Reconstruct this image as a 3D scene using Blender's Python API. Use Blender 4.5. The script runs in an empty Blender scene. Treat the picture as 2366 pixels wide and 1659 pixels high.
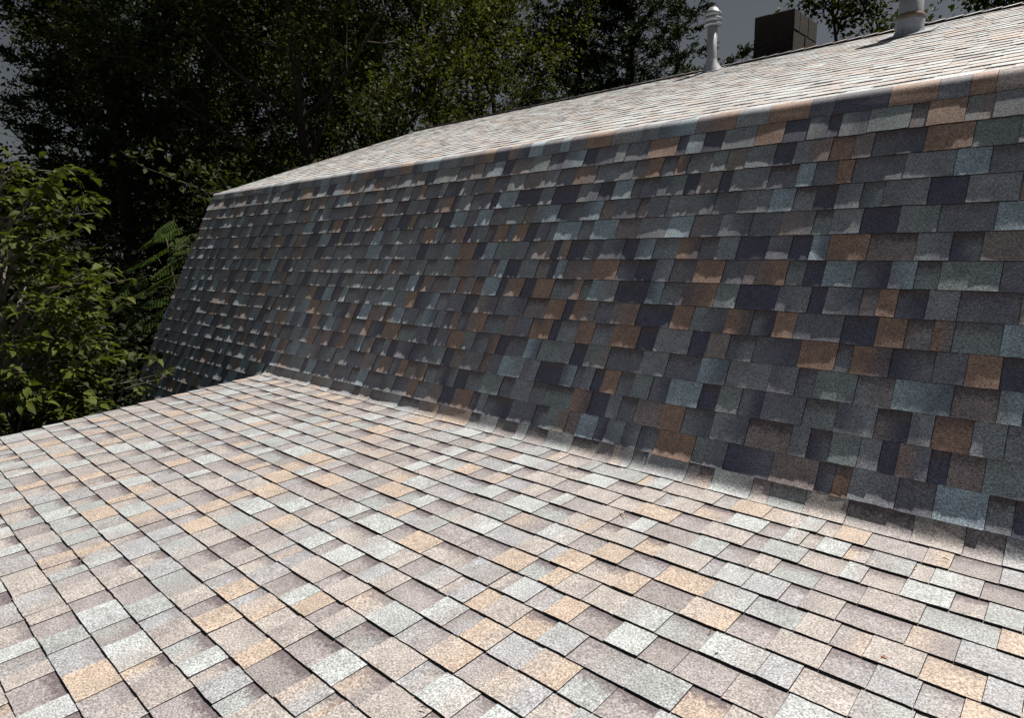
import bpy, math, random
import numpy as np
from mathutils import Matrix, Vector

R_ = math.radians
rng = np.random.default_rng(7)
random.seed(7)
scene = bpy.context.scene
COL = scene.collection

# ------------------------------------------------------------------ camera
CAM = np.array([9.0594, -2.8430, 1.3167])
FPX, PW, PH = 1468.7, 2366.0, 1659.0
YAW, PITCH, ROLL = R_(42.658), R_(-10.825), R_(-1.6326)
F_ = np.array([-math.sin(YAW) * math.cos(PITCH), math.cos(YAW) * math.cos(PITCH), math.sin(PITCH)])
r0 = np.cross(F_, [0, 0, 1]); r0 /= np.linalg.norm(r0)
u0 = np.cross(r0, F_)
RT = r0 * math.cos(ROLL) + u0 * math.sin(ROLL)
UP = -r0 * math.sin(ROLL) + u0 * math.cos(ROLL)
cam_d = bpy.data.cameras.new('camera')
cam_d.sensor_width = 36.0
cam_d.sensor_fit = 'HORIZONTAL'
cam_d.lens = FPX / PW * 36.0
cam_d.clip_start = 0.05
cam_d.clip_end = 2000
cam = bpy.data.objects.new('camera', cam_d)
COL.objects.link(cam)
cam.matrix_world = Matrix(((RT[0], UP[0], -F_[0], CAM[0]), (RT[1], UP[1], -F_[1], CAM[1]),
                           (RT[2], UP[2], -F_[2], CAM[2]), (0, 0, 0, 1)))
scene.camera = cam


def ray(px, py):
    v = F_ + RT * (px - PW / 2) / FPX - UP * (py - PH / 2) / FPX
    return v / np.linalg.norm(v)


def at(px, py, dist):
    return CAM + ray(px, py) * dist


def project(P):
    v = np.asarray(P) - CAM
    z = np.maximum(v @ F_, 0.05)
    return PW / 2 + FPX * (v @ RT) / z, PH / 2 - FPX * (v @ UP) / z, v @ F_


# ------------------------------------------------------------------ light
SUN_E = R_(62.6)                       # elevation of the sun seen along the ridge
sun_dir = np.array([0.47, 1.0, math.tan(SUN_E)])
sun_dir /= np.linalg.norm(sun_dir)
w = bpy.data.worlds.new('World')
scene.world = w
w.use_nodes = True
nt = w.node_tree
bg = nt.nodes['Background']
sky = nt.nodes.new('ShaderNodeTexSky')
sky.sky_type = 'NISHITA'
sky.sun_disc = False
sky.sun_elevation = math.asin(sun_dir[2])
sky.sun_rotation = math.atan2(sun_dir[0], sun_dir[1])
sky.air_density = 1.0
sky.dust_density = 0.6
hs = nt.nodes.new('ShaderNodeHueSaturation')
hs.inputs['Saturation'].default_value = 0.38
nt.links.new(sky.outputs[0], hs.inputs['Color'])
nt.links.new(hs.outputs[0], bg.inputs['Color'])
bg.inputs['Strength'].default_value = 0.018
sl = bpy.data.lights.new('sun', 'SUN')
sl.energy = 5.0
sl.angle = R_(0.53)
sl.color = (1.0, 0.91, 0.81)
so = bpy.data.objects.new('sun', sl)
COL.objects.link(so)
so.rotation_euler = Vector(-sun_dir).to_track_quat('-Z', 'Y').to_euler()
so.location = (4, 4, 12)
vs = scene.view_settings
vs.view_transform = 'Standard'
vs.look = 'None'
vs.exposure = 0.36
vs.gamma = 1.0
vs.use_curve_mapping = False


# ------------------------------------------------------------------ helpers
def tag(o, label=None, cat=None, group=None, kind=None):
    if label: o['label'] = label
    if cat: o['category'] = cat
    if group: o['group'] = group
    if kind: o['kind'] = kind
    return o


def empty(name, loc=(0, 0, 0)):
    o = bpy.data.objects.new(name, None)
    o.location = loc
    o.empty_display_size = 0.2
    COL.objects.link(o)
    return o


def link(name, me, parent=None, mats=()):
    for m in mats: me.materials.append(m)
    o = bpy.data.objects.new(name, me)
    COL.objects.link(o)
    if parent is not None:
        o.parent = parent
        par = parent
        off = Vector((0, 0, 0))
        while par is not None:
            off += par.location
            par = par.parent
        o.matrix_parent_inverse = Matrix.Translation(-off) if parent.parent is None else Matrix.Identity(4)
    return o


def mesh_np(name, V, faces_idx, loop_start=None, mat_idx=None, smooth=False):
    """V (n,3); faces_idx list of tuples or (m,k) int array"""
    me = bpy.data.meshes.new(name)
    V = np.asarray(V, dtype=np.float32)
    if isinstance(faces_idx, np.ndarray):
        m, k = faces_idx.shape
        me.vertices.add(len(V)); me.vertices.foreach_set('co', V.ravel())
        me.loops.add(m * k); me.loops.foreach_set('vertex_index', faces_idx.astype(np.int32).ravel())
        me.polygons.add(m)
        me.polygons.foreach_set('loop_start', np.arange(0, m * k, k, dtype=np.int32))
        if mat_idx is not None: me.polygons.foreach_set('material_index', np.asarray(mat_idx, dtype=np.int32))
        if smooth: me.polygons.foreach_set('use_smooth', np.ones(m, dtype=bool))
        me.update(calc_edges=True)
    else:
        me.from_pydata(V.tolist(), [], faces_idx)
        if mat_idx is not None: me.polygons.foreach_set('material_index', np.asarray(mat_idx, dtype=np.int32))
        if smooth: me.polygons.foreach_set('use_smooth', np.ones(len(me.polygons), dtype=bool))
        me.update()
    return me


class MB:
    def __init__(s): s.v = []; s.f = []
    def box(s, lo, hi):
        b = len(s.v)
        x0, y0, z0 = lo; x1, y1, z1 = hi
        s.v += [(x0, y0, z0), (x1, y0, z0), (x1, y1, z0), (x0, y1, z0), (x0, y0, z1), (x1, y0, z1), (x1, y1, z1), (x0, y1, z1)]
        s.f += [tuple(b + i for i in q) for q in ((0, 3, 2, 1), (4, 5, 6, 7), (0, 1, 5, 4), (1, 2, 6, 5), (2, 3, 7, 6), (3, 0, 4, 7))]
        return s
    def tube(s, pts, rad, n=6, cap=True):
        pts = [np.asarray(p, float) for p in pts]
        b = len(s.v)
        prev = None
        for i, p in enumerate(pts):
            t = pts[min(i + 1, len(pts) - 1)] - pts[max(i - 1, 0)]
            t /= np.linalg.norm(t) + 1e-9
            a = np.cross(t, [0.13, 0.31, 0.94]) if prev is None else prev - t * (prev @ t)
            if np.linalg.norm(a) < 1e-4: a = np.cross(t, [1, 0, 0])
            a /= np.linalg.norm(a); prev = a
            c = np.cross(t, a)
            r = rad[i] if hasattr(rad, '__len__') else rad
            for k in range(n):
                an = 2 * math.pi * k / n
                s.v.append(tuple(p + r * (a * math.cos(an) + c * math.sin(an))))
        for i in range(len(pts) - 1):
            for k in range(n):
                s.f.append((b + i * n + k, b + i * n + (k + 1) % n, b + (i + 1) * n + (k + 1) % n, b + (i + 1) * n + k))
        if cap:
            s.f.append(tuple(b + k for k in range(n))[::-1])
            e = b + (len(pts) - 1) * n
            s.f.append(tuple(e + k for k in range(n)))
        return s
    def lathe(s, prof, org=(0, 0, 0), n=28, closed=False):
        b = len(s.v)
        for r, z in prof:
            for k in range(n):
                an = 2 * math.pi * k / n
                s.v.append((org[0] + r * math.cos(an), org[1] + r * math.sin(an), org[2] + z))
        for i in range(len(prof) - 1):
            for k in range(n):
                s.f.append((b + i * n + k, b + i * n + (k + 1) % n, b + (i + 1) * n + (k + 1) % n, b + (i + 1) * n + k))
        return s
    def prism(s, poly, x0, x1):
        b = len(s.v); n = len(poly)
        s.v += [(x0, y, z) for y, z in poly] + [(x1, y, z) for y, z in poly]
        s.f += [tuple(b + i for i in range(n)), tuple(b + n + i for i in range(n))[::-1]]
        for i in range(n):
            j = (i + 1) % n
            s.f.append((b + i, b + n + i, b + n + j, b + j))
        return s
    def build(s, name, mat, parent=None, smooth=False, bevel=0.0):
        me = bpy.data.meshes.new(name)
        me.from_pydata([tuple(map(float, p)) for p in s.v], [], s.f)
        import bmesh
        bm = bmesh.new(); bm.from_mesh(me)
        bmesh.ops.recalc_face_normals(bm, faces=bm.faces)
        if bevel: bmesh.ops.bevel(bm, geom=bm.edges, offset=bevel, segments=1, affect='EDGES')
        bm.to_mesh(me); bm.free()
        if smooth: me.polygons.foreach_set('use_smooth', np.ones(len(me.polygons), dtype=bool))
        return link(name, me, parent, [mat] if mat else [])


def new_mat(name):
    m = bpy.data.materials.new(name)
    m.use_nodes = True
    n = m.node_tree
    return m, n, n.nodes['Principled BSDF'], n.nodes['Material Output']


def node(n, t, **kw):
    x = n.nodes.new(t)
    for k, v in kw.items(): setattr(x, k, v)
    return x


# ------------------------------------------------------------------ materials
def granule_material():
    m, n, bs, out = new_mat('asphalt_granules')
    L = n.links.new
    tc = node(n, 'ShaderNodeTexCoord')
    att = node(n, 'ShaderNodeAttribute', attribute_name='tint')
    uv = node(n, 'ShaderNodeUVMap', uv_map='lay')
    sep = node(n, 'ShaderNodeSeparateXYZ'); L(uv.outputs[0], sep.inputs[0])
    # broad unevenness of the granule blend
    nb = node(n, 'ShaderNodeTexNoise'); nb.inputs['Scale'].default_value = 17; nb.inputs['Detail'].default_value = 3
    L(tc.outputs['Object'], nb.inputs['Vector'])
    # coarse and fine granules
    n1 = node(n, 'ShaderNodeTexNoise'); n1.inputs['Scale'].default_value = 145; n1.inputs['Detail'].default_value = 2.5; n1.inputs['Roughness'].default_value = 0.75
    L(tc.outputs['Object'], n1.inputs['Vector'])
    vo = node(n, 'ShaderNodeTexVoronoi', feature='F1'); vo.inputs['Scale'].default_value = 300
    L(tc.outputs['Object'], vo.inputs['Vector'])
    # printed dark band under the course above (only on the recessed tabs: alpha)
    band = node(n, 'ShaderNodeMath', operation='ADD')
    nbm = node(n, 'ShaderNodeMath', operation='MULTIPLY_ADD'); nbm.inputs[1].default_value = 0.9; nbm.inputs[2].default_value = -0.45
    nn = node(n, 'ShaderNodeTexNoise'); nn.inputs['Scale'].default_value = 60; nn.inputs['Detail'].default_value = 4
    L(tc.outputs['Object'], nn.inputs['Vector'])
    L(nn.outputs['Fac'], nbm.inputs[0])
    L(sep.outputs['Y'], band.inputs[0]); L(nbm.outputs[0], band.inputs[1])
    br = node(n, 'ShaderNodeMapRange', interpolation_type='SMOOTHSTEP')
    br.inputs['From Min'].default_value = 0.50; br.inputs['From Max'].default_value = 0.92
    L(band.outputs[0], br.inputs['Value'])
    bm_ = node(n, 'ShaderNodeMath', operation='MULTIPLY'); L(br.outputs[0], bm_.inputs[0]); L(att.outputs['Alpha'], bm_.inputs[1])
    mixb = node(n, 'ShaderNodeMix', data_type='RGBA'); mixb.inputs['B'].default_value = (0.125, 0.105, 0.12, 1)
    L(bm_.outputs[0], mixb.inputs['Factor']); L(att.outputs['Color'], mixb.inputs['A'])
    # granule colours: dark stones, light stones
    rp = node(n, 'ShaderNodeValToRGB')
    e = rp.color_ramp.elements
    e[0].position = 0.30; e[0].color = (0.26, 0.24, 0.25, 1)
    e[1].position = 0.66; e[1].color = (1.62, 1.63, 1.66, 1)
    x = e.new(0.46); x.color = (0.82, 0.81, 0.81, 1)
    L(n1.outputs['Fac'], rp.inputs[0])
    mul = node(n, 'ShaderNodeMix', data_type='RGBA', blend_type='MULTIPLY'); mul.inputs['Factor'].default_value = 1
    L(mixb.outputs['Result'], mul.inputs['A']); L(rp.outputs[0], mul.inputs['B'])
    rv = node(n, 'ShaderNodeMapRange'); rv.inputs['From Max'].default_value = 1.0; rv.inputs['To Min'].default_value = 0.82; rv.inputs['To Max'].default_value = 1.18
    sc2 = node(n, 'ShaderNodeSeparateColor'); L(vo.outputs['Color'], sc2.inputs[0]); L(sc2.outputs[0], rv.inputs['Value'])
    mul2 = node(n, 'ShaderNodeMix', data_type='RGBA', blend_type='MULTIPLY'); mul2.inputs['Factor'].default_value = 1
    cb = node(n, 'ShaderNodeCombineColor')
    for i in range(3): L(rv.outputs[0], cb.inputs[i])
    L(mul.outputs['Result'], mul2.inputs['A']); L(cb.outputs[0], mul2.inputs['B'])
    rb = node(n, 'ShaderNodeMapRange'); rb.inputs['From Min'].default_value = 0.3; rb.inputs['From Max'].default_value = 0.7
    rb.inputs['To Min'].default_value = 0.86; rb.inputs['To Max'].default_value = 1.12
    L(nb.outputs['Fac'], rb.inputs['Value'])
    cb2 = node(n, 'ShaderNodeCombineColor')
    for i in range(3): L(rb.outputs[0], cb2.inputs[i])
    mul3 = node(n, 'ShaderNodeMix', data_type='RGBA', blend_type='MULTIPLY'); mul3.inputs['Factor'].default_value = 1
    L(mul2.outputs['Result'], mul3.inputs['A']); L(cb2.outputs[0], mul3.inputs['B'])
    L(mul3.outputs['Result'], bs.inputs['Base Color'])
    bs.inputs['Roughness'].default_value = 0.62
    bs.inputs['Specular IOR Level'].default_value = 0.6
    bs.inputs['Sheen Weight'].default_value = 0.45
    bs.inputs['Sheen Roughness'].default_value = 0.5
    bp = node(n, 'ShaderNodeBump'); bp.inputs['Strength'].default_value = 0.28; bp.inputs['Distance'].default_value = 0.003
    L(n1.outputs['Fac'], bp.inputs['Height']); L(bp.outputs[0], bs.inputs['Normal'])
    return m


def flat_mat(name, col, rough=0.8, noise=0.0, scale=20, metal=0.0, bump=0.0, col2=None):
    m, n, bs, out = new_mat(name)
    L = n.links.new
    bs.inputs['Roughness'].default_value = rough
    bs.inputs['Metallic'].default_value = metal
    if noise or col2:
        tc = node(n, 'ShaderNodeTexCoord')
        nz = node(n, 'ShaderNodeTexNoise'); nz.inputs['Scale'].default_value = scale; nz.inputs['Detail'].default_value = 6
        L(tc.outputs['Object'], nz.inputs['Vector'])
        rp = node(n, 'ShaderNodeValToRGB')
        a = rp.color_ramp.elements
        a[0].position = 0.32; a[1].position = 0.68
        c2 = col2 or tuple(min(1, c * (1 + noise)) for c in col)
        a[0].color = (*[c * (1 - noise) for c in col], 1)
        a[1].color = (*c2, 1)
        L(nz.outputs['Fac'], rp.inputs[0]); L(rp.outputs[0], bs.inputs['Base Color'])
        if bump:
            bp = node(n, 'ShaderNodeBump'); bp.inputs['Strength'].default_value = bump; bp.inputs['Distance'].default_value = 0.01
            L(nz.outputs['Fac'], bp.inputs['Height']); L(bp.outputs[0], bs.inputs['Normal'])
    else:
        bs.inputs['Base Color'].default_value = (*col, 1)
    return m


def leaf_mat(name, c1, c2, trans=0.35, rough=0.68):
    m, n, bs, out = new_mat(name)
    L = n.links.new
    at_ = node(n, 'ShaderNodeAttribute', attribute_name='vary')
    rp = node(n, 'ShaderNodeValToRGB')
    rp.color_ramp.elements[0].color = (*c1, 1); rp.color_ramp.elements[1].color = (*c2, 1)
    L(at_.outputs['Fac'], rp.inputs[0])
    L(rp.outputs[0], bs.inputs['Base Color'])
    bs.inputs['Roughness'].default_value = rough
    bs.inputs['Specular IOR Level'].default_value = 0.22
    tr = node(n, 'ShaderNodeBsdfTranslucent')
    g = node(n, 'ShaderNodeMix', data_type='RGBA', blend_type='MULTIPLY'); g.inputs['Factor'].default_value = 1
    g.inputs['B'].default_value = (1.25, 1.35, 0.55, 1)
    L(rp.outputs[0], g.inputs['A']); L(g.outputs['Result'], tr.inputs['Color'])
    mx = node(n, 'ShaderNodeMixShader'); mx.inputs[0].default_value = trans
    L(bs.outputs[0], mx.inputs[1]); L(tr.outputs[0], mx.inputs[2]); L(mx.outputs[0], out.inputs[0])
    return m


M_GRAN = granule_material()
M_EDGE = flat_mat('cut_asphalt_edge', (0.012, 0.011, 0.011), 0.9)
M_DECK = flat_mat('roof_underlay', (0.02, 0.02, 0.021), 0.9)
M_SIDING = flat_mat('painted_siding', (0.45, 0.42, 0.37), 0.7, 0.12, 5)
M_TRIM = flat_mat('painted_trim', (0.62, 0.6, 0.56), 0.6, 0.1, 9)
M_GALV = flat_mat('galvanised_pipe', (0.33, 0.36, 0.40), 0.5, 0.12, 40, metal=0.4, bump=0.05)
M_LEAD = flat_mat('grey_flashing', (0.33, 0.36, 0.41), 0.55, 0.2, 30, metal=0.2, bump=0.1)
M_SEAL = flat_mat('brown_sealant_band', (0.14, 0.11, 0.085), 0.8, 0.3, 60, bump=0.3)
M_BLOCK = flat_mat('chimney_block', (0.022, 0.018, 0.017), 0.95, 0.35, 26, bump=0.6)
M_MORTAR = flat_mat('mortar', (0.026, 0.023, 0.021), 0.95, 0.25, 60)
M_BARK = flat_mat('bark', (0.045, 0.036, 0.028), 0.95, 0.45, 22, bump=0.6)
M_BARKG = flat_mat('grey_bark', (0.11, 0.10, 0.085), 0.95, 0.4, 22, bump=0.6)
M_GROUND = flat_mat('forest_floor', (0.045, 0.038, 0.022), 1.0, 0.5, 3, col2=(0.05, 0.06, 0.02))
M_OAK = leaf_mat('oak_leaf', (0.018, 0.030, 0.008), (0.050, 0.062, 0.014), 0.28)
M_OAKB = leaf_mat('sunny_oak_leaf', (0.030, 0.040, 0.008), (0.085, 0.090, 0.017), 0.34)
M_CEDAR = leaf_mat('cedar_spray', (0.010, 0.022, 0.010), (0.030, 0.050, 0.020), 0.15)
M_DOG = leaf_mat('dogwood_leaf', (0.034, 0.052, 0.010), (0.115, 0.140, 0.024), 0.36, 0.6)
M_MIM = leaf_mat('mimosa_leaflet', (0.040, 0.075, 0.020), (0.090, 0.150, 0.035), 0.35)
M_UND = leaf_mat('undergrowth_leaf', (0.006, 0.011, 0.004), (0.018, 0.028, 0.008), 0.25)

# ------------------------------------------------------------------ roof profiles (y,z along the slope)
A_LOW, A_STEEP, A_UP = R_(3.427), R_(62.2), R_(17.853)
EXP = 0.143
D14 = 0.1612                     # foot of the steep slope above the low roof
DH = 2.2766                      # the break of the gambrel
LU = 4.029                       # length of the upper slope
SC = 0.96                        # low roof exposure against the steep one
EXL = EXP * SC
X_END = 11.6                     # right end of the house


def seg_profile(pieces):
    """pieces: list of ('line', length) / ('arc', radius, turn); start point+heading -> dense (s,y,z,heading)"""
    out = []
    return out


class Profile:
    def __init__(self, y, z, ang, pieces):
        self.s, self.p, self.a = [0.0], [(y, z)], [ang]
        s = 0
        for kind, *q in pieces:
            if kind == 'line':
                k = max(1, int(q[0] / 0.5))
                for i in range(k):
                    d = q[0] / k
                    y += d * math.cos(ang); z += d * math.sin(ang); s += d
                    self.s.append(s); self.p.append((y, z)); self.a.append(ang)
            else:
                r, turn = q
                k = 16
                for i in range(k):
                    da = turn / k
                    d = r * abs(da)
                    ang += da / 2
                    y += d * math.cos(ang); z += d * math.sin(ang); s += d
                    ang += da / 2
                    self.s.append(s); self.p.append((y, z)); self.a.append(ang)
        self.s = np.array(self.s); self.p = np.array(self.p); self.a = np.array(self.a)
        self.len = s
    def __call__(self, s, h=0.0):
        s = np.asarray(s, float); h = np.asarray(h, float)
        y = np.interp(s, self.s, self.p[:, 0]); z = np.interp(s, self.s, self.p[:, 1]); a = np.interp(s, self.s, self.a)
        return y - h * np.sin(a), z + h * np.cos(a)


RB = 0.072
TB = RB * math.tan((A_STEEP - A_UP) / 2)
D0 = -0.70
EAVE_Y, EAVE_Z = D0 * math.cos(A_STEEP), D0 * math.sin(A_STEEP)
PR_MAIN = Profile(EAVE_Y, EAVE_Z, A_STEEP, [('line', DH - TB - D0), ('arc', RB, -(A_STEEP - A_UP)), ('line', LU - TB)])
RIDGE_Y, RIDGE_Z = PR_MAIN.p[-1]
# low roof: from its eave up to the wall, then curling up behind the foot of the steep slope
LY0, LZ0 = CAM[1] * (1 - SC), CAM[2] * (1 - SC)
T_EAVE = 5.2
LOW_LINE = T_EAVE + 0.094
PR_LOW = Profile(LY0 - T_EAVE * math.cos(A_LOW), LZ0 - T_EAVE * math.sin(A_LOW), A_LOW,
                 [('line', LOW_LINE), ('arc', 0.069, A_STEEP - A_LOW), ('line', 0.062)])
X_LOW = 3.083                    # left rake of the low roof


def warp_main(x, s):
    """gentle unevenness of the old decking under the steep slope"""
    k = np.clip((s - 0.88) / 2.0, 0, 1)
    bow = np.sin(np.pi * k) * (0.0035 * np.sin(x * 0.62 + 3.4) + 0.0035 * np.sin(x * 1.9 + 2.0 * k) )
    rip = 0.0016 * np.sin(x * 9.3 + 5 * s) * np.sin(s * 13.0 + x * 1.7)
    sm = lambda v: np.clip(v, 0, 1) ** 2 * (3 - 2 * np.clip(v, 0, 1))
    lean = 0.006 * (k - 0.4) * (sm((2.6 - x) / 1.8) + sm((x - 6.6) / 1.8)) * (1 - sm((s - 2.86) / 0.09))
    return bow + rip + lean


def warp_low(x, s):
    return 0.006 * np.sin(x * 1.1 + 0.4) * np.sin(s * 1.3) + 0.0012 * np.sin(x * 7.7 + 3 * s) * np.sin(s * 9 + x)


def warp_upper(x, s):
    return 0.008 * np.sin(x * 1.3) * np.sin((s - 2.9) * 0.8) + 0.0018 * np.sin(x * 6.1 + 4 * s) * np.sin(s * 7 + 1.3 * x)


PAL = {'pale': (0.41, 0.54, 0.64), 'shaded_tan': (0.41, 0.285, 0.225), 'sunlit_tan': (0.475, 0.375, 0.285), 'grey': (0.325, 0.365, 0.42),
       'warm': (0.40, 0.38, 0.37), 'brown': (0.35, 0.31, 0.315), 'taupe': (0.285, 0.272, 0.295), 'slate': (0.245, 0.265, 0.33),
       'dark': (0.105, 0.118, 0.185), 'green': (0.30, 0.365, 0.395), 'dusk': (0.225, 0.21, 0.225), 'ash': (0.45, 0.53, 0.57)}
TOOTH = [('pale', .27), ('shaded_tan', .22), ('grey', .23), ('green', .12), ('brown', .06), ('slate', .10)]  # steep slope: bluer, darker copy of the shingles, its shade put into the colour
BASE = [('grey', .18), ('slate', .24), ('dark', .30), ('brown', .10), ('green', .12), ('shaded_tan', .06)]
TOOTH_L = [('ash', .25), ('sunlit_tan', .19), ('grey', .14), ('green', .11), ('warm', .31)]  # low roof: lighter, warmer copy of the same shingles, sunlight in the colour
BASE_L = [('grey', .16), ('taupe', .30), ('dusk', .16), ('warm', .22), ('green', .09), ('sunlit_tan', .07)]
TOOTH_U = [('ash', .50), ('warm', .47), ('sunlit_tan', .03)]  # upper slope: near-white copy, grazing sun brightness painted into the colour
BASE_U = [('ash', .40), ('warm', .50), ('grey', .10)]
MEAN = np.array((0.40, 0.39, 0.385))


def pick(tab):
    r = random.random(); a = 0
    for k, p in tab:
        a += p
        if r < a: return k
    return tab[-1][0]


def courses(prof, starts, exp, x0, x1, warp, n_s=4, over=0.03, curl=0.0, thk=1.0, TOOTH=TOOTH, BASE=BASE, soft=0.0, gain=1.0, bulge=None, wid=1.0):
    """list of pieces: dict(V, F, mat, col, uv)"""
    pieces = []
    for ci, (s0, xa, xb, ex, *kick) in enumerate(starts):
        kick = kick[0] if kick else 0.0
        x = xa + random.uniform(-0.004, 0.010)
        tooth = random.random() < 0.5
        last = None
        while x < xb - 0.005:
            if tooth: wd = random.choice((0.10, 0.13, 0.15, 0.18, 0.21, 0.24)) * random.uniform(0.9, 1.1)
            else: wd = random.choice((0.08, 0.11, 0.13, 0.16, 0.19, 0.25)) * random.uniform(0.9, 1.1)
            # two laminated pieces side by side now and then: a wide run of the same layer
            xe = min(x + wd * wid, xb)
            if xb - xe < 0.04: xe = xb
            c1 = pick(TOOTH if tooth else BASE)
            if c1 == last: c1 = pick(TOOTH if tooth else BASE)
            last = c1
            c2 = c1 if random.random() < 0.52 else pick(BASE)
            ca = np.array(PAL[c1]) * random.uniform(0.88, 1.1)
            cc = np.array(PAL[c2]) * random.uniform(0.9, 1.08)
            if c2 != c1: cc = 0.35 * ca + 0.65 * cc
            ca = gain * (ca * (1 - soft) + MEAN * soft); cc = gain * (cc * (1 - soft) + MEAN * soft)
            if random.random() < 0.5: ca, cc = cc, ca
            hb = (0.0108 if tooth else 0.0084) * thk
            ht = (0.0037 if tooth else 0.0010) * thk
            th = (0.0070 if tooth else 0.0046) * thk
            lip = max(0.0, random.gauss(0.0, 0.0008)) + kick
            jb = random.gauss(0, 0.0011)
            tw = random.gauss(0, 0.0007)
            nx = 6
            amp = curl * (0.10 + 0.95 * math.exp(-((x - 4.8) / 2.3) ** 2))
            lipx = np.array([lip + amp * max(0.0, random.gauss(0.25, 0.75)) for _ in range(nx)])[None, :]
            xs = np.linspace(x + 0.0011, xe - 0.0011, nx)
            sv = np.array([0.0, 0.016, 0.05, 0.5, 1.0]) if n_s == 4 else np.linspace(0, 1, n_s + 1)
            if n_s == 4: ss = np.array([0.0, 0.02, 0.045, 0.08, ex + over])
            else: ss = sv * (ex + over)
            ss = ss[:]
            X = np.repeat(xs[None, :], len(ss), 0)
            Sg = np.repeat(ss[:, None], nx, 1)
            rag = jb + np.array([random.gauss(0, 0.0006) for _ in range(nx)])
            S = s0 + Sg.copy()
            S[0] += rag; S[1] += rag * .6
            fx = np.linspace(0, 1, nx)[None, :]
            h = hb + (ht - hb) * np.clip(Sg / ex, 0, 1.25)
            if bulge is not None: h = np.interp(Sg, *bulge) + (0.0008 if tooth else 0)
            h = h + lipx * np.clip(1 - Sg / 0.075, 0, 1) ** 1.4 + tw * (fx - .5) * 2 * np.clip(1 - Sg / ex, 0, 1)
            h = h + warp(X, S)
            y, z = prof(S, h)
            nr = len(ss)
            V = np.stack([X, y, z], -1).reshape(-1, 3)
            idx = np.arange(nr * nx).reshape(nr, nx)
            Fq = [(idx[i, j], idx[i, j + 1], idx[i + 1, j + 1], idx[i + 1, j]) for i in range(nr - 1) for j in range(nx - 1)]
            mi = [0] * len(Fq)
            # front edge and both cut sides, black asphalt core
            yb, zb = prof(S, h - th)
            Vb = np.stack([X, yb, zb], -1).reshape(-1, 3)
            o = nr * nx
            used = [idx[0, j] for j in range(nx)]
            base_map = {}
            extra = []
            def low(i, lower=True):
                if (i, lower) not in base_map:
                    base_map[(i, lower)] = o + len(extra); extra.append(Vb[i] if lower else V[i])
                return base_map[(i, lower)]
            for j in range(nx - 1):
                p_, q_ = idx[0, j], idx[0, j + 1]
                Fq.append((low(p_), low(q_), low(q_, False), low(p_, False))); mi.append(1)
            for i in range(nr - 1):
                p_, q_ = idx[i, 0], idx[i + 1, 0]
                Fq.append((low(p_, False), low(q_, False), low(q_), low(p_))); mi.append(1)
                p_, q_ = idx[i, -1], idx[i + 1, -1]
                Fq.append((low(q_, False), low(p_, False), low(p_), low(q_))); mi.append(1)
            V = np.concatenate([V, np.array(extra)])
            tcol = np.zeros((len(V), 4), np.float32)
            cg = ca[None, :] + (cc - ca)[None, :] * np.clip((np.linspace(0, 1, nx)[:, None] - .25) * 2, 0, 1)
            tcol[:o, :3] = np.tile(cg, (nr, 1)); tcol[:, 3] = 0.0 if tooth else random.choice((0.0, 0.35, 0.6, 0.85, 1.0))
            uv = np.zeros((len(V), 2), np.float32)
            uv[:o, 0] = X.ravel(); uv[:o, 1] = (Sg / ex).ravel()
            pieces.append(dict(V=V, F=np.array(Fq), mi=np.array(mi), col=tcol, uv=uv, course=ci))
            x = xe
            tooth = not tooth
            if random.random() < 0.10: tooth = not tooth
    return pieces


def screen_area(pc):
    V = pc['V']
    px, py, dz = project(V)
    if (dz < 0.1).any(): return 0
    ok = (px > 0) & (px < PW) & (py > 0) & (py < PH)
    if ok.mean() < 0.3: return 0
    q = pc['F'][pc['mi'] == 0]
    ax, ay = px[q], py[q]
    ar = 0.5 * abs((ax[:, 2] - ax[:, 0]) * (ay[:, 3] - ay[:, 1]) - (ax[:, 3] - ax[:, 1]) * (ay[:, 2] - ay[:, 0]))
    return ar.sum() * ok.mean()


def shingle_mesh(name, pcs):
    off = 0; Vs, Fs, Ms, Cs, Us = [], [], [], [], []
    for p in pcs:
        Vs.append(p['V']); Fs.append(p['F'] + off); Ms.append(p['mi']); Cs.append(p['col']); Us.append(p['uv'])
        off += len(p['V'])
    F = np.concatenate(Fs)
    me = mesh_np(name, np.concatenate(Vs), F, mat_idx=np.concatenate(Ms))
    ca = me.color_attributes.new('tint', 'FLOAT_COLOR', 'POINT')
    ca.data.foreach_set('color', np.concatenate(Cs).ravel())
    ul = me.uv_layers.new(name='lay')
    ul.data.foreach_set('uv', np.concatenate(Us)[F.ravel()].ravel())
    me.polygons.foreach_set('use_smooth', (np.concatenate(Ms) == 0))
    me.materials.append(M_GRAN); me.materials.append(M_EDGE)
    return me


def lay_shingles(pieces, parent, n_single):
    ar = np.array([screen_area(p) for p in pieces])
    order = np.argsort(-ar)
    single = [i for i in order[:n_single] if ar[i] > 60]
    rest = [pieces[i] for i in range(len(pieces)) if i not in set(single)]
    for i in single:
        link('shingle', shingle_mesh('shingle', [pieces[i]]), parent)
    o = link('shingle_courses', shingle_mesh('shingle_courses', rest), parent)
    o['kind'] = 'stuff'
    return len(single), len(rest)


# ------------------------------------------------------------------ ground
GZ = -3.3
g = MB()
N = 40
xs = np.linspace(-1, 1, N + 1)
gx = np.sign(xs) * np.abs(xs) ** 2.2 * 600
V = [(a - 4, b + 6, GZ - 0.02 + (0 if abs(a) < 20 and abs(b) < 20 else 0.35 * math.sin(a * .13) * math.cos(b * .11))) for b in gx for a in gx]
Fg = [(j * (N + 1) + i, j * (N + 1) + i + 1, (j + 1) * (N + 1) + i + 1, (j + 1) * (N + 1) + i) for j in range(N) for i in range(N)]
tag(link('ground', mesh_np('ground', V, Fg), None, [M_GROUND]), kind='structure')

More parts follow.
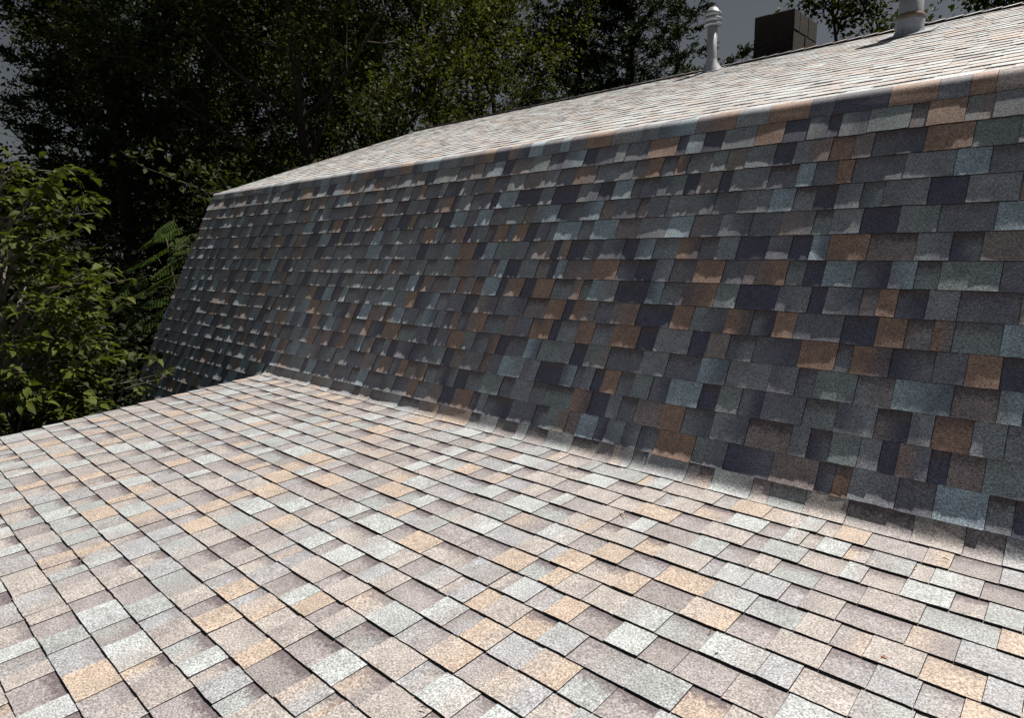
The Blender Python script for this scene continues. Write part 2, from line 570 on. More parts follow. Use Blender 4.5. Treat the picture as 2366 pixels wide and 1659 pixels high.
# ------------------------------------------------------------------ the gambrel house
house = empty('gambrel_house', (5.8, RIDGE_Y, GZ))
tag(house, 'gambrel house with steep shaded shingle slope and pale sunlit upper slope', 'house')
mirror = lambda p: (2 * RIDGE_Y - p[0], p[1])
ey = EAVE_Y + 0.30
body = [(ey, GZ - 0.3), (ey, EAVE_Z - 0.02)]
sec = [PR_MAIN(s, -0.02) for s in np.linspace(0.02, DH - D0 - TB, 5)] + [PR_MAIN(s, -0.02) for s in np.linspace(DH - D0, PR_MAIN.len, 5)]
sec = [(float(a), float(b)) for a, b in sec]
wall_poly = [(ey, GZ - 0.3), (ey, EAVE_Z + 0.25)] + [(a + 0.10, b - 0.10) for a, b in sec[2:-1]] + [(RIDGE_Y, RIDGE_Z - 0.12)]
wall_poly = wall_poly + [mirror(p) for p in wall_poly[:-1]][::-1]
MB().prism(wall_poly, 0.22, X_END - 0.22).build('wall', M_SIDING, house)


def slope_deck(name, pts, x0, x1, thick, parent):
    """a bent slab: outer line pts, inner line offset downwards"""
    low = [(y + thick * 0.55, z - thick) for y, z in pts]
    return MB().prism(pts + low[::-1], x0, x1).build(name, M_DECK, parent)


outer = [tuple(map(float, PR_MAIN(s, -0.030))) for s in list(np.linspace(0.004, DH - D0 - TB, 4))]
outer_arc = [tuple(map(float, PR_MAIN(s, -0.030))) for s in np.linspace(DH - D0 - TB, DH - D0 + TB * 0.9, 9)]
outer_up = [tuple(map(float, PR_MAIN(s, -0.030))) for s in np.linspace(DH - D0 + TB * 0.9, PR_MAIN.len, 5)]
steep = slope_deck('steep_slope', outer + outer_arc[1:5], 0.012, X_END - 0.01, 0.05, house)
upper = slope_deck('upper_slope', outer_arc[4:] + outer_up[1:], 0.012, X_END - 0.01, 0.05, house)
back = [mirror(p) for p in outer + outer_arc[1:] + outer_up[1:]][::-1]
backlow = [(y - 0.03, z - 0.05) for y, z in back]
MB().prism(back + backlow[::-1], 0.012, X_END - 0.01).build('back_slope', M_DECK, house)
# rake boards on the left gable
rk = [tuple(map(float, PR_MAIN(s, -0.012))) for s in (0.0, DH - D0 - TB, DH - D0 + TB, PR_MAIN.len)]
rin = [(y + 0.10, z - 0.07) for y, z in rk]
MB().prism(rk + rin[::-1], 0.02, 0.045).build('rake_board', M_TRIM, house)

st = []
for c in range(0, 21):
    d = D14 + (14 - c) * EXP
    s0 = d - D0
    if c == 20: s0 = 0.0
    xb = X_END if c <= 14 else X_LOW + 0.30
    if c == 14:
        st.append((s0, 0.0, X_LOW + 0.05, EXP)); foot = (s0, X_LOW + 0.05, xb, EXP, 0.0085)
        continue
    st.append((s0, 0.0, xb, EXP if c else 0.165))
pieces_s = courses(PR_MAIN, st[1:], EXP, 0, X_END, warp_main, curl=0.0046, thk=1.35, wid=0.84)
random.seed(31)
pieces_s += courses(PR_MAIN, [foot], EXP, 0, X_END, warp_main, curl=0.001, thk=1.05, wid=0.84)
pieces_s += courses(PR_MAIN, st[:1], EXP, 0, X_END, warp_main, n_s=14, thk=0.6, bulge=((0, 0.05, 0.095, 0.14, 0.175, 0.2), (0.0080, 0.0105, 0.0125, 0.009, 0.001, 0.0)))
# the upper slope
su0 = st[0][0] + 0.165
stu = []
s = su0
while s < PR_MAIN.len - 0.02:
    stu.append((s, 0.0, X_END, EXP)); s += EXP
pieces_u = courses(PR_MAIN, stu, EXP, 0, X_END, warp_upper, over=0.02, thk=0.48, TOOTH=TOOTH_U, BASE=BASE_U, soft=0.4, gain=1.65)  # gain brightens the tints again, standing in for the glare of the sun
# keep the last courses under the ridge
a1 = lay_shingles(pieces_s, steep, 300)
a2 = lay_shingles(pieces_u, upper, 0)
# ridge caps folded over the ridge
rc = []
x = X_END
k = 0
up_dir = np.array([math.cos(A_UP), math.sin(A_UP)])
while x > 0.0:
    x1 = max(0.0, x - EXP)
    ln = 0.15
    hb, ht = 0.030, 0.018
    V = []
    for xx, hh in ((x1 - 0.02, ht), (x, hb)):
        for q in (-1, -0.25, 0, 0.25, 1):
            yy = RIDGE_Y + q * ln * math.cos(A_UP)
            zz = RIDGE_Z - abs(q) * ln * math.sin(A_UP) + hh - (0.012 if q == 0 else 0)
            V.append((xx, yy, zz))
    V = np.array(V)
    low = V.copy(); low[:, 2] -= 0.012
    VV = np.concatenate([V, low])
    Fq = [(i, i + 1, 6 + i, 5 + i) for i in range(4)] + [(5 + i, 6 + i, 16 + i, 15 + i) for i in range(4)] + [(0, 5, 15, 10), (4, 9, 19, 14)]
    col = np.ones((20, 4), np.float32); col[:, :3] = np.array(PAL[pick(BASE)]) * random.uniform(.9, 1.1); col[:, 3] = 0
    rc.append(dict(V=VV, F=np.array(Fq), mi=np.array([0] * 4 + [1] * 6), col=col, uv=np.zeros((20, 2), np.float32)))
    x = x1
for p in rc:
    link('ridge_cap', shingle_mesh('ridge_cap', [p]), upper)

# ------------------------------------------------------------------ the low addition
add = empty('house_addition', (7.5, -2.6, GZ))
tag(add, 'low flat-pitched addition roofed in sunlit mixed grey and tan shingles', 'house')
lo_pts = [tuple(map(float, PR_LOW(s, -0.014))) for s in list(np.linspace(0.004, LOW_LINE, 6)) + list(np.linspace(LOW_LINE + 0.01, PR_LOW.len - 0.03, 8))]
lo_in = [(y + (0.05 if i > 6 else 0), z - 0.16) for i, (y, z) in enumerate(lo_pts)]
low_roof = MB().prism(lo_pts + lo_in[::-1], X_LOW + 0.012, X_END + 1.2).build('low_roof', M_DECK, add)
ly = lo_pts[0][0]
MB().box((X_LOW + 0.30, ly + 0.30, GZ - 0.3), (X_END + 1.0, EAVE_Y + 0.28, LZ0 - 0.30 - 0.3)).build('wall', M_SIDING, add)
fl = [(y, z - 0.02) for y, z in (lo_pts[0], lo_pts[5])]
MB().prism(fl + [(fl[1][0], fl[1][1] - 0.15), (fl[0][0], fl[0][1] - 0.15)], X_LOW + 0.018, X_LOW + 0.011).build('rake_board', M_TRIM, add)
random.seed(5)
t_k0 = -0.0910 * SC
stl = []
k = 0
while True:
    t = t_k0 + k * EXL
    s0 = T_EAVE - t
    if s0 < 0.0: break
    stl.append((s0, X_LOW, X_END + 1.2, EXL))
    k += 1
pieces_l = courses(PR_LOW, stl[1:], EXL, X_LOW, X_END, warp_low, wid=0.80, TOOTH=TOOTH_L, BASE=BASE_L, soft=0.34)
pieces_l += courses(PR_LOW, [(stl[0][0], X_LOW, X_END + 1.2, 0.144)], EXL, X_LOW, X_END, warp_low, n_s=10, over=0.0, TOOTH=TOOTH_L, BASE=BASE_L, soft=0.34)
a3 = lay_shingles(pieces_l, low_roof, 300)
print('shingles', a1, a2, a3)


# ------------------------------------------------------------------ things on the upper slope
def on_upper(x, t, h=0.0):
    y, z = PR_MAIN(DH - D0 + t - 0.006, h)
    return np.array([x, float(y), float(z)])


def flashing_plate(x, t, wx, wt, parent):
    a, b = on_upper(x, t - wt / 2, 0.0135), on_upper(x, t + wt / 2, 0.0125)
    m = MB()
    lo = -0.004
    pts = [(x - wx / 2, a[1], a[2]), (x + wx / 2, a[1], a[2]), (x + wx / 2, b[1], b[2]), (x - wx / 2, b[1], b[2])]
    m.v = [(p[0], p[1], p[2] + lo) for p in pts] + pts
    m.f = [(0, 3, 2, 1), (4, 5, 6, 7), (0, 1, 5, 4), (1, 2, 6, 5), (2, 3, 7, 6), (3, 0, 4, 7)]
    return m.build('base_plate', M_LEAD, parent)


def boot(c, r, rb, hgt, parent):
    """cone flashing whose foot follows the roof pitch"""
    n = 28
    V = []; Fq = []
    for i, (f, rr) in enumerate(((0, rb), (0.25, rb * .86), (0.7, r * 1.22), (1.0, r * 1.06))):
        for k in range(n):
            an = 2 * math.pi * k / n
            dx, dy = rr * math.cos(an), rr * math.sin(an)
            zf = c[2] + 0.012 + dy * math.tan(A_UP)
            V.append((c[0] + dx, c[1] + dy, zf * (1 - f) + (c[2] + hgt) * f))
    for i in range(3):
        for k in range(n):
            Fq.append((i * n + k, i * n + (k + 1) % n, (i + 1) * n + (k + 1) % n, (i + 1) * n + k))
    return link('flashing_cone', mesh_np('flashing_cone', V, Fq, smooth=True), parent, [M_LEAD])


P1 = on_upper(5.46, 3.78)
vent = empty('plumbing_vent', tuple(P1))
tag(vent, 'slim grey vent pipe with ringed cap standing near the roof ridge', 'vent pipe')
flashing_plate(5.46, 3.78, 0.30, 0.30, vent)
boot(P1, 0.056, 0.115, 0.13, vent)
MB().lathe([(0.056, 0.02), (0.056, 0.62), (0.050, 0.62), (0.050, 0.02)], P1, 24).build('pipe', M_GALV, vent, True)
capo = MB().lathe([(r_c, z_c - 0.115) for r_c, z_c in ((0.050, 0.62), (0.072, 0.60), (0.098, 0.605), (0.098, 0.625), (0.070, 0.645), (0.098, 0.66), (0.100, 0.685), (0.074, 0.70),
                   (0.092, 0.715), (0.094, 0.745), (0.070, 0.765), (0.045, 0.80), (0.0, 0.805))], P1, 26).build('ringed_cap', M_GALV, vent, True)

P2 = on_upper(7.57, 3.30)
flue = empty('flue_pipe', tuple(P2))
tag(flue, 'thick grey metal flue pipe with brown sealed collar on the roof', 'flue pipe')
flashing_plate(7.57, 3.30, 0.42, 0.40, flue)
boot(P2, 0.098, 0.128, 0.135, flue)
MB().lathe([(0.098, 0.04), (0.098, 0.56), (0.092, 0.56), (0.092, 0.04)], P2, 32).build('pipe', M_GALV, flue, True)
MB().lathe([(0.099, 0.115), (0.118, 0.118), (0.121, 0.138), (0.112, 0.160), (0.099, 0.168)], P2, 32).build('collar', M_SEAL, flue, True)
MB().lathe([(0.02, 0.71), (0.13, 0.66), (0.14, 0.64), (0.13, 0.635), (0.0, 0.69)], P2, 28).build('rain_cap', M_GALV, flue, True)
for k in range(3):
    an = 2.1 * k + 0.4
    q = np.array([math.cos(an), math.sin(an), 0]) * 0.100
    MB().tube([P2 + q + [0, 0, 0.50], P2 + q + [0, 0, 0.66]], 0.006, 5).build('cap_bracket', M_GALV, flue)

# chimney of rough blocks behind the ridge
CH0 = at(1830, 150, 9.45)
chx1 = CH0[0]                     # near corner (+x,-y)
chy0 = CH0[1]
chim = empty('block_chimney', (chx1 - 0.24, chy0 + 0.4, RIDGE_Z - 0.6))
tag(chim, 'dark square chimney of rough masonry blocks rising behind the ridge', 'chimney')
ctop = at(1830, 7, 9.45)[2]
WX, WY, BH = 0.50, 0.86, 0.255
cz = RIDGE_Z - 0.7
MB().box((chx1 - WX + 0.008, chy0 + 0.008, cz - 0.4), (chx1 - 0.008, chy0 + WY - 0.008, ctop - 0.01)).build('core', M_MORTAR, chim)
zt = ctop
row = 0
while zt > cz + 0.1:
    zb = zt - BH + 0.012
    jx = chx1 - WX + (0.21 if row % 2 == 0 else 0.36)
    jy = chy0 + (0.52 if row % 2 == 0 else 0.30)
    blocks = []
    if row % 2 == 0:
        blocks = [((chx1 - WX, chy0), (jx - 0.006, chy0 + 0.2)), ((jx + 0.006, chy0), (chx1, chy0 + 0.2)),
                  ((chx1 - 0.2, chy0 + 0.212), (chx1, jy - 0.006)), ((chx1 - 0.2, jy + 0.006), (chx1, chy0 + WY)), ((chx1 - WX, chy0 + 0.212), (chx1 - WX + 0.2, chy0 + WY))]
    else:
        blocks = [((chx1 - WX, chy0), (chx1 - 0.212, chy0 + 0.2)), ((chx1 - 0.2, chy0), (chx1, chy0 + 0.40)),
                  ((chx1 - 0.2, chy0 + 0.412), (chx1, chy0 + WY)), ((chx1 - WX, chy0 + 0.212), (chx1 - WX + 0.2, chy0 + WY))]
    for (a, b) in blocks:
        dj = random.uniform(-0.004, 0.004)
        MB().box((a[0] + dj, a[1] + random.uniform(-.004, .004), zb + random.uniform(-.003, .003)), (b[0] + dj, b[1], zt + random.uniform(-.004, .004))).build('block', M_BLOCK, chim, bevel=0.008)
    zt -= BH; row += 1


# ------------------------------------------------------------------ trees
def norm(v): return v / (np.linalg.norm(v, axis=-1, keepdims=True) + 1e-9)


def leaf_cards(P, N_, T_, Ln, Wd, kind='rhomb', vary=None):
    """P centre, N normal, T length direction"""
    T_ = norm(T_ - N_ * (T_ * N_).sum(-1, keepdims=True)); B = np.cross(N_, T_)
    L = Ln[:, None]; Wd = Wd[:, None]
    if kind == 'rhomb':
        V = np.stack([P, P + T_ * L * .45 + B * Wd * .5 + N_ * L * .06, P + T_ * L - N_ * L * .12, P + T_ * L * .5 - B * Wd * .5 + N_ * L * .06], 1).reshape(-1, 3)
        n = len(P)
        Fq = np.arange(n * 4).reshape(n, 4)
        k = 4
    else:  # folded leaf: midrib + two bent halves, drooping tip
        m1 = P + T_ * L * .38 - N_ * L * .02; m2 = P + T_ * L * .75 - N_ * L * .10; tip = P + T_ * L - N_ * L * .26
        l1 = P + T_ * L * .34 + B * Wd * .5 + N_ * L * .05; l2 = P + T_ * L * .70 + B * Wd * .36 - N_ * L * .03
        r1 = P + T_ * L * .34 - B * Wd * .5 + N_ * L * .05; r2 = P + T_ * L * .70 - B * Wd * .36 - N_ * L * .03
        V = np.stack([P, l1, l2, tip, r2, r1, m1, m2], 1).reshape(-1, 3)
        n = len(P)
        b = (np.arange(n) * 8)[:, None]
        tris = np.array([(0, 6, 1), (1, 6, 7), (1, 7, 2), (2, 7, 3), (0, 5, 6), (5, 7, 6), (5, 4, 7), (4, 3, 7)]).ravel()
        Fq = (b + tris[None, :]).reshape(-1, 3)
        k = 8
    va = np.repeat(vary if vary is not None else rng.random(len(P)), k)
    return V, Fq, va


def leaf_mesh(name, V, Fq, va, mat, parent, smooth=False):
    me = mesh_np(name, V, Fq, smooth=smooth)
    a = me.attributes.new('vary', 'FLOAT', 'POINT')
    a.data.foreach_set('value', va.astype(np.float32))
    return link(name, me, parent, [mat])


def path(p0, d, L, n, droop=0.0, jit=0.12):
    pts = [np.array(p0, float)]
    d = norm(np.array(d, float))
    for i in range(n):
        d = norm(d + rng.normal(0, jit, 3) + np.array([0, 0, droop]))
        pts.append(pts[-1] + d * L / n)
    return pts


def tree_thing(name, base, label, group=None, cat='tree'):
    t = empty(name, tuple(base))
    return tag(t, label, cat, group)


def broadleaf(name, label, base, H, r, mat, nlimb=22, leaf=0.11, per=26, z0=0.28, dens=1.0, group=None, bark=None, keep=None):
    t = tree_thing(name, base, label, group)
    base = np.array(base)
    tb = MB()
    tr = path(base - [0, 0, 0.2], (0, 0, 1), H * .9, 9, 0.10, 0.06)
    r0_ = 0.014 * H
    tb.tube(tr, np.linspace(r0_, r0_ * .18, len(tr)), 8)
    tips = []
    for i in range(nlimb):
        f = z0 + (1 - z0) * (i + rng.random()) / nlimb
        k = min(int(f * (len(tr) - 1)), len(tr) - 2)
        p = tr[k] + (tr[k + 1] - tr[k]) * rng.random()
        az = i * 2.4 + rng.normal(0, .35)
        el = R_(rng.uniform(5, 45) + 25 * f)
        prof = math.sin(math.pi * min(1, (f - z0) / (1 - z0) * .78 + .26))
        L = r * (0.55 + .5 * prof) * rng.uniform(.75, 1.15)
        limb = path(p, (math.cos(az) * math.cos(el), math.sin(az) * math.cos(el), math.sin(el)), L, 6, 0.03, .16)
        rl = r0_ * .42 * (1 - .6 * f)
        tb.tube(limb, np.linspace(rl, rl * .2, 7), 5, False)
        for j in range(7):
            q = 1 + j * 5 // 6
            d0 = limb[min(q + 1, 6)] - limb[q - 1]
            sd = norm(norm(d0) + rng.normal(0, .75, 3))
            sub = path(limb[q], sd, L * rng.uniform(.28, .5), 4, 0.02, .22)
            tb.tube(sub, np.linspace(rl * .35, rl * .10, 5), 4, False)
            for m in range(6):
                a = sub[rng.integers(1, 5)]
                tw = path(a, norm(sub[-1] - sub[0]) + rng.normal(0, .8, 3), rng.uniform(.35, .8), 2, 0, .25)
                if m < 3: tb.tube(tw, [rl * .09, rl * .06, .003], 3, False)
                tips.append(tw)
    tb.build('trunk', bark or M_BARK, t, True)
    P = []
    for tw in tips:
        if rng.random() > dens: continue
        n = max(4, int(per * rng.uniform(.5, 1.5)))
        f = rng.random(n)[:, None]
        P.append(tw[0] + (tw[-1] - tw[0]) * f + rng.normal(0, .15, (n, 3)))
    P = np.concatenate(P)
    n = len(P)
    N_ = norm(rng.normal(0, .75, (n, 3)) + [0, 0, .8])
    T_ = norm(rng.normal(0, 1, (n, 3)) + [0, 0, -.2])
    Ln = leaf * rng.uniform(.7, 1.4, n)
    V, Fq, va = leaf_cards(P, N_, T_, Ln, Ln * rng.uniform(.5, .75, n))
    leaf_mesh('crown', V, Fq, va, mat, t)
    return t


def cedar(name, label, base, H, r, group=None, nb=90, z0=0.12, per=300, mat=None, sway=0.0):
    t = tree_thing(name, base, label, group)
    base = np.array(base)
    tb = MB()
    tr = path(base - [0, 0, .2], (0, 0, 1), H + .2, 10, .2, .03)
    tb.tube(tr, np.linspace(.011 * H + .03, .015, 11), 7)
    Ps, Ts = [], []
    for i in range(nb):
        f = z0 + (1 - z0) * (i + .5) / nb
        kk = f * 10; k = min(int(kk), 9)
        p = tr[k] + (tr[k + 1] - tr[k]) * (kk - k)
        az = i * 2.39996 + rng.normal(0, .3)
        L = max(.25, r * (1 - ((f - z0) / (1 - z0)) ** 1.25) * rng.uniform(.55, 1.2))
        el = R_(rng.uniform(2, 30))
        br = path(p, (math.cos(az) * math.cos(el), math.sin(az) * math.cos(el), math.sin(el)), L, 6, .02, .10)
        tb.tube(br, np.linspace(.022, .004, 7), 4, False)
        n = int(per * (0.35 + L / r))
        a = np.sqrt(rng.random(n)) * 5.99
        ka = a.astype(int); fr = (a - ka)[:, None]
        bp = np.array(br)
        c = bp[ka] * (1 - fr) + bp[ka + 1] * fr
        d = norm(bp[ka + 1] - bp[ka])
        side = rng.normal(0, 1, (n, 3)); side[:, 2] = side[:, 2] * .45 + .1
        spread = (.05 + .17 * L * (1 - a / 6.3) * .9 + .06)[:, None]
        # sprays sit on side twigs
        tw = np.floor(a * 3.2)
        ph = np.stack([np.sin(tw * 12.99 + i), np.cos(tw * 7.77 + i * 2), np.sin(tw * 3.3 + i * 5) * .4], -1)
        off = ph * spread * rng.random((n, 1)) * 1.6 + side * .035
        Ps.append(c + off)
        Ts.append(norm(d * .8 + ph * .9 + rng.normal(0, .35, (n, 3)) + [0, 0, .15]))
    tb.build('trunk', M_BARK, t, True)
    P = np.concatenate(Ps); T_ = np.concatenate(Ts)
    n = len(P)
    N_ = norm(rng.normal(0, 1, (n, 3)) + [0, 0, .4])
    Ln = rng.uniform(.08, .20, n)
    V, Fq, va = leaf_cards(P, N_, T_, Ln, rng.uniform(.025, .05, n))
    leaf_mesh('crown', V, Fq, va, mat or M_CEDAR, t)
    return t


def gpos(px, dist):
    v = ray(px, 600); v = v.copy(); v[2] = 0; v /= np.linalg.norm(v)
    p = CAM + v * dist
    return (p[0], p[1], GZ)


GB = 'trees standing behind the house'
cedar('cedar_tree', 'ragged dark cedar at the edge of the pale sky gap', gpos(300, 15.5), 15, 3.1, GB, 120, .15, 520)
broadleaf('oak_tree', 'tall dark oak filling the wood behind the gable end', gpos(480, 18), 15, 5.0, M_OAK, 26, .10, 44, .2, group=GB)
broadleaf('oak_tree', 'oak with dark forked limbs showing beside a sky gap', gpos(735, 15.5), 14.5, 4.2, M_OAK, 22, .095, 40, .25, group=GB)
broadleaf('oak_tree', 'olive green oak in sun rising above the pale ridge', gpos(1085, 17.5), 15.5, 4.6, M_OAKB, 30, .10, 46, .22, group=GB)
cedar('cedar_tree', 'pointed dark cedar with stepped branches beside the vent pipe', gpos(1425, 19), 13.4, 6.0, GB, 150, .1, 700)
cedar('cedar_tree', 'second dark cedar squeezed between the olive oak and its pointed neighbour', gpos(1340, 22), 15.5, 4.5, GB, 130, .1, 500)
broadleaf('oak_tree', 'small airy tree between the vent pipe and the chimney', gpos(1690, 24), 10.6, 1.9, M_OAK, 14, .13, 16, .35, group=GB)
broadleaf('oak_tree', 'loose thin-leaved tree between the chimney and the flue pipe', gpos(1985, 20), 11.5, 2.3, M_OAK, 16, .12, 14, .35, group=GB)
broadleaf('oak_tree', 'dense dark tree behind the ridge past the flue pipe', gpos(2290, 21), 11.5, 3.0, M_OAK, 20, .12, 26, .3, group=GB)
broadleaf('oak_tree', 'big far oak closing the wood behind the cedars', gpos(430, 27), 16, 5.0, M_OAK, 22, .16, 26, .2, group=GB)
broadleaf('oak_tree', 'far oak seen between the two darker oaks', gpos(620, 26), 16, 5.0, M_OAK, 22, .16, 26, .2, group=GB)
broadleaf('oak_tree', 'far oak behind the olive green one', gpos(930, 27), 16, 5.0, M_OAK, 22, .16, 26, .2, group=GB)
broadleaf('oak_tree', 'far oak filling in behind the forked limbs', gpos(790, 30), 16, 4.6, M_OAK, 20, .17, 26, .2, group=GB)
broadleaf('oak_tree', 'far oak between the olive oak and the cedars', gpos(1200, 27), 15, 4.2, M_OAK, 20, .16, 26, .2, group=GB)
broadleaf('oak_tree', 'low round tree under the pale sky gap', gpos(0, 22), 7.4, 2.2, M_UND, 16, .12, 26, .2, group=GB)

# undergrowth below the gable
GU = 'dark shrubs in the undergrowth'
for px, dd, H_, r_ in ((40, 12.5, 4.6, 1.9), (170, 13.5, 3.8, 2.0), (300, 12.6, 3.4, 1.8), (400, 14.5, 4.0, 2.0), (110, 9.8, 3.0, 1.5), (-60, 9.0, 3.2, 1.6), (20, 8.0, 2.2, 1.2)):
    broadleaf('shrub', 'dark leafy shrub in the shaded undergrowth beside the gable', gpos(px, dd), H_, r_, M_UND, 14, .10, 22, .06, group=GU)


# mimosa with feathery leaves
def mimosa():
    base = gpos(395, 11.2)
    t = tree_thing('mimosa_tree', base, 'slender sapling with feathery compound leaves by the shaded rake', None)
    base = np.array(base)
    tb = MB()
    tr = path(base, (0, 0, 1), 4.5, 7, .2, .05)
    tb.tube(tr, np.linspace(.05, .014, 8), 6)
    P, N_, T_, Ln, Wd = [], [], [], [], []
    tipsz = []
    fr = [(380, 512, 11.0), (405, 530, 10.9), (430, 545, 11.0), (360, 575, 10.8), (392, 600, 10.7), (372, 640, 10.6), (418, 620, 10.9),
          (335, 668, 10.8), (360, 690, 10.6), (385, 700, 10.8), (345, 735, 10.6), (325, 640, 11.1), (300, 690, 11.0), (355, 545, 11.2), (400, 655, 11.2), (330, 600, 11.2), (310, 740, 11.0), (415, 575, 11.2)]
    for (px, py, dd) in fr:
        tip = at(px - rng.uniform(20, 50), py + rng.uniform(5, 30), dd - .2)
        a = at(px + rng.uniform(10, 45), py - 5, dd)
        k = int(np.clip((a[2] - base[2]) / 4.5 * 7, 1, 7)); 
        tb.tube([tr[k], (tr[k] + a) / 2 + [0, 0, .08], a], [.016, .012, .007], 4, False)
        # bipinnate leaf: rachis with paired pinnae, each lined by leaflets
        L = np.linalg.norm(tip - a); L = max(L, .38)
        d = norm(tip - a)
        up = norm(np.array([0, 0, 1.]) + rng.normal(0, .25, 3)); sd = norm(np.cross(d, up)); up = np.cross(sd, d)
        pts = [a + d * L * f - up * L * .22 * f * f for f in np.linspace(0, 1, 7)]
        tb.tube(pts, np.linspace(.005, .002, 7), 3, False)
        for q in range(10):
            f = .12 + .88 * q / 9
            b = a + d * L * f - up * L * .22 * f * f
            pl = L * .42 * math.sin(math.pi * (f * .75 + .22))
            for sg in (-1, 1):
                pd = norm(sd * sg * .85 + d * .55 - up * .15)
                nleaf = 13
                for z in range(nleaf):
                    fz = (z + 1) / nleaf
                    c = b + pd * pl * fz - up * pl * .18 * fz * fz
                    for s2 in (-1, 1):
                        ld = norm(np.cross(up, pd) * s2 + pd * .35)
                        P.append(c); N_.append(norm(up + rng.normal(0, .15, 3))); T_.append(ld); Ln.append(.032); Wd.append(.011)
    tb.build('trunk', M_BARKG, t, True)
    V, Fq, va = leaf_cards(np.array(P), np.array(N_), np.array(T_), np.array(Ln), np.array(Wd), vary=np.repeat(rng.random(len(P) // 26 + 1), 26)[:len(P)])
    leaf_mesh('crown', V, Fq, va, M_MIM, t)


mimosa()


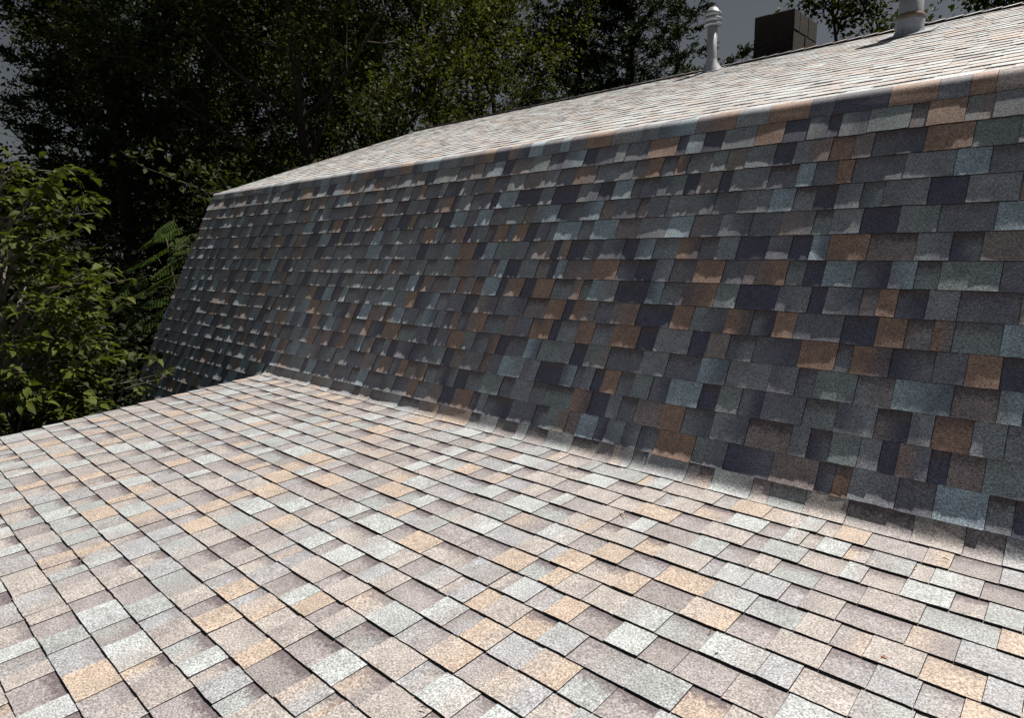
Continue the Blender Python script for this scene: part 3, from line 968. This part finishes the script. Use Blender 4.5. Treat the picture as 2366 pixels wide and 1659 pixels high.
# dogwood beside the addition, layered boughs of drooping leaves
def dogwood():
    base = np.array([2.05, -1.95, GZ])
    t = tree_thing('dogwood_tree', base, 'bright green dogwood with tiers of drooping leaves beside the addition', None)
    tb = MB()
    tr = [base - [0, 0, .2], base + [.03, .02, 1.2], base + [.0, .1, 2.4], base + [.06, .15, 3.6], base + [.0, .2, 4.6], base + [.02, .2, 5.4]]
    tb.tube(tr, [.075, .065, .05, .038, .022, .01], 7)
    ends = [(215, 495, 6.9), (190, 470, 7.0), (150, 400, 7.0), (60, 385, 7.1), (10, 395, 7.0), (110, 420, 6.6), (170, 540, 6.6),
            (305, 650, 7.0), (270, 640, 6.8), (230, 625, 6.7), (200, 655, 6.6), (270, 700, 6.8), (240, 690, 6.7), (150, 690, 6.5),
            (180, 735, 6.6), (110, 720, 6.4), (240, 772, 6.8), (200, 790, 6.6), (150, 800, 6.6), (90, 780, 6.4),
            (352, 826, 7.1), (320, 815, 7.1), (290, 826, 7.0), (250, 830, 6.9), (382, 876, 7.2), (365, 868, 7.1), (200, 850, 6.8), (160, 850, 6.6),
            (265, 885, 7.0), (235, 900, 6.9), (240, 935, 6.9), (200, 940, 6.8), (170, 925, 6.7), (140, 960, 6.6), (110, 910, 6.5), (80, 960, 6.5),
            (60, 860, 6.3), (40, 700, 6.4), (30, 580, 6.5), (60, 500, 6.6), (100, 560, 6.5), (20, 470, 6.8), (130, 610, 6.6), (20, 800, 6.4), (15, 920, 6.4),
            (50, 640, 6.9), (90, 660, 7.2), (140, 500, 7.2), (60, 740, 7.1), (120, 840, 7.0), (60, 930, 6.9), (30, 540, 7.3), (-60, 520, 6.8), (-80, 640, 6.8), (-60, 760, 6.6), (-70, 880, 6.6), (170, 590, 7.1), (205, 640, 7.2), (85, 450, 6.9), (120, 760, 6.9), (180, 880, 7.1)]
    P, N_, T_ = [], [], []
    boughs = [(q, None) for q in ends]
    for i in range(44):                      # boughs on the far and hidden sides of the trunk
        an = 2.2 + 3.9 * rng.random()
        rr = rng.uniform(.5, 1.25)
        boughs.append(((0, 0, 0), np.array([base[0] + rr * math.cos(an), base[1] + rr * math.sin(an), GZ + rng.uniform(2.2, 5.3)])))
    for (px, py, dd), fixed in boughs:
        e = fixed if fixed is not None else at(px - (30 if 200 < px < 330 else 12 if px >= 330 else 0), py, dd)
        zb = np.clip(e[2] - base[2] - rng.uniform(.15, .6), .9, 5.2)
        f = zb / 1.2
        k = min(int(f), 4) if f < 5 else 4
        zs = [q[2] for q in tr]
        k = max(0, min(4, int(np.searchsorted(zs, base[2] + zb)) - 1))
        fr_ = np.clip((base[2] + zb - zs[k]) / (zs[k + 1] - zs[k]), 0, 1)
        a = tr[k] + (tr[k + 1] - tr[k]) * fr_
        mid = (a + e) / 2 + np.array([0, 0, .10]) + rng.normal(0, .05, 3)
        q3 = a * .2 + e * .8 + np.array([0, 0, .05])
        tb.tube([a, mid, q3, e], [.018, .012, .007, .003], 5, False)
        seg = e - a
        D = norm(seg * [1, 1, .3])
        # short side twigs near the end with whorls of leaves
        px0 = px
        for m in range(2 if px0 > 330 else 5 if px0 > 200 else 7):
            f = rng.uniform(.55, 1.0) if m else 1.0
            c0 = a + seg * f + np.array([0, 0, .06 * math.sin(math.pi * f)])
            td = norm(D * .7 + rng.normal(0, .6, 3) * [1, 1, .3])
            ln = rng.uniform(.08, .22)
            c1 = c0 + td * ln + [0, 0, .02]
            tb.tube([c0, c1], [.004, .002], 3, False)
            for z in range(rng.integers(4, 8)):
                o = td * rng.uniform(-.08, .03) + rng.normal(0, .02, 3)
                P.append(c1 + o)
                T_.append(norm(td * .5 + rng.normal(0, .7, 3) * [1, 1, .3] + [0, 0, -.35]))
                N_.append(norm(np.array([0, 0, 1.0]) + rng.normal(0, .4, 3)))
    tb.build('trunk', M_BARKG, t, True)
    P = np.array(P); n = len(P)
    Ln = rng.uniform(.05, .135, n)
    V, Fq, va = leaf_cards(P, np.array(N_), np.array(T_), Ln, Ln * rng.uniform(.42, .55, n), 'fold')
    leaf_mesh('crown', V, Fq, va, M_DOG, t, True)


dogwood()


# ------------------------------------------------------------------ litter on the low roof
M_TWIG = flat_mat('dry_twig', (0.16, 0.11, 0.07), 0.9, .3, 90)
M_PALE = flat_mat('pale_stem', (0.55, 0.45, 0.33), 0.9, .2, 90)
M_RED = flat_mat('dry_leaf', (0.30, 0.10, 0.05), 0.8, .3, 90)


def low_pt(px, py, h=0.014):
    n = np.array([0, -math.sin(A_LOW), math.cos(A_LOW)])
    v = ray(px, py); O = np.array([0, LY0, LZ0]) + n * h
    return CAM + v * (((O - CAM) @ n) / (v @ n))


GT = 'dry twigs lying on the low roof'
for (a, b, m) in (((158, 1182), (178, 1174), M_TWIG), ((184, 1300), (196, 1286), M_TWIG), ((1432, 1178), (1445, 1196), M_PALE), ((2176, 1290), (2194, 1296), M_TWIG),
                  ((2112, 1312), (2120, 1308), M_TWIG), ((972, 1634), (986, 1638), M_TWIG), ((1640, 1462), (1646, 1456), M_TWIG), ((1652, 1512), (1660, 1509), M_TWIG), ((595, 958), (597, 955), M_TWIG)):
    p, q = low_pt(*a), low_pt(*b)
    mid = (p + q) / 2 + np.array([0, 0, .003]) + rng.normal(0, .0012, 3)
    o = MB().tube([p, mid, q], [.0018, .0022, .0014], 5).build('twig', m)
    tag(o, 'pale dry stem lying on the sunlit low roof' if m is M_PALE else 'tiny dark twig lying on the sunlit low roof shingles', 'twig', GT)
p = low_pt(2034, 1517)
V, Fq, va = leaf_cards(np.array([p]), np.array([[.1, .1, 1.]]), np.array([[.8, .4, 0.]]), np.array([.035]), np.array([.016]), 'fold')
o = leaf_mesh('fallen_leaf', V, Fq, va, M_RED, None)
tag(o, 'small reddish dry leaf on the low roof shingles', 'leaf')
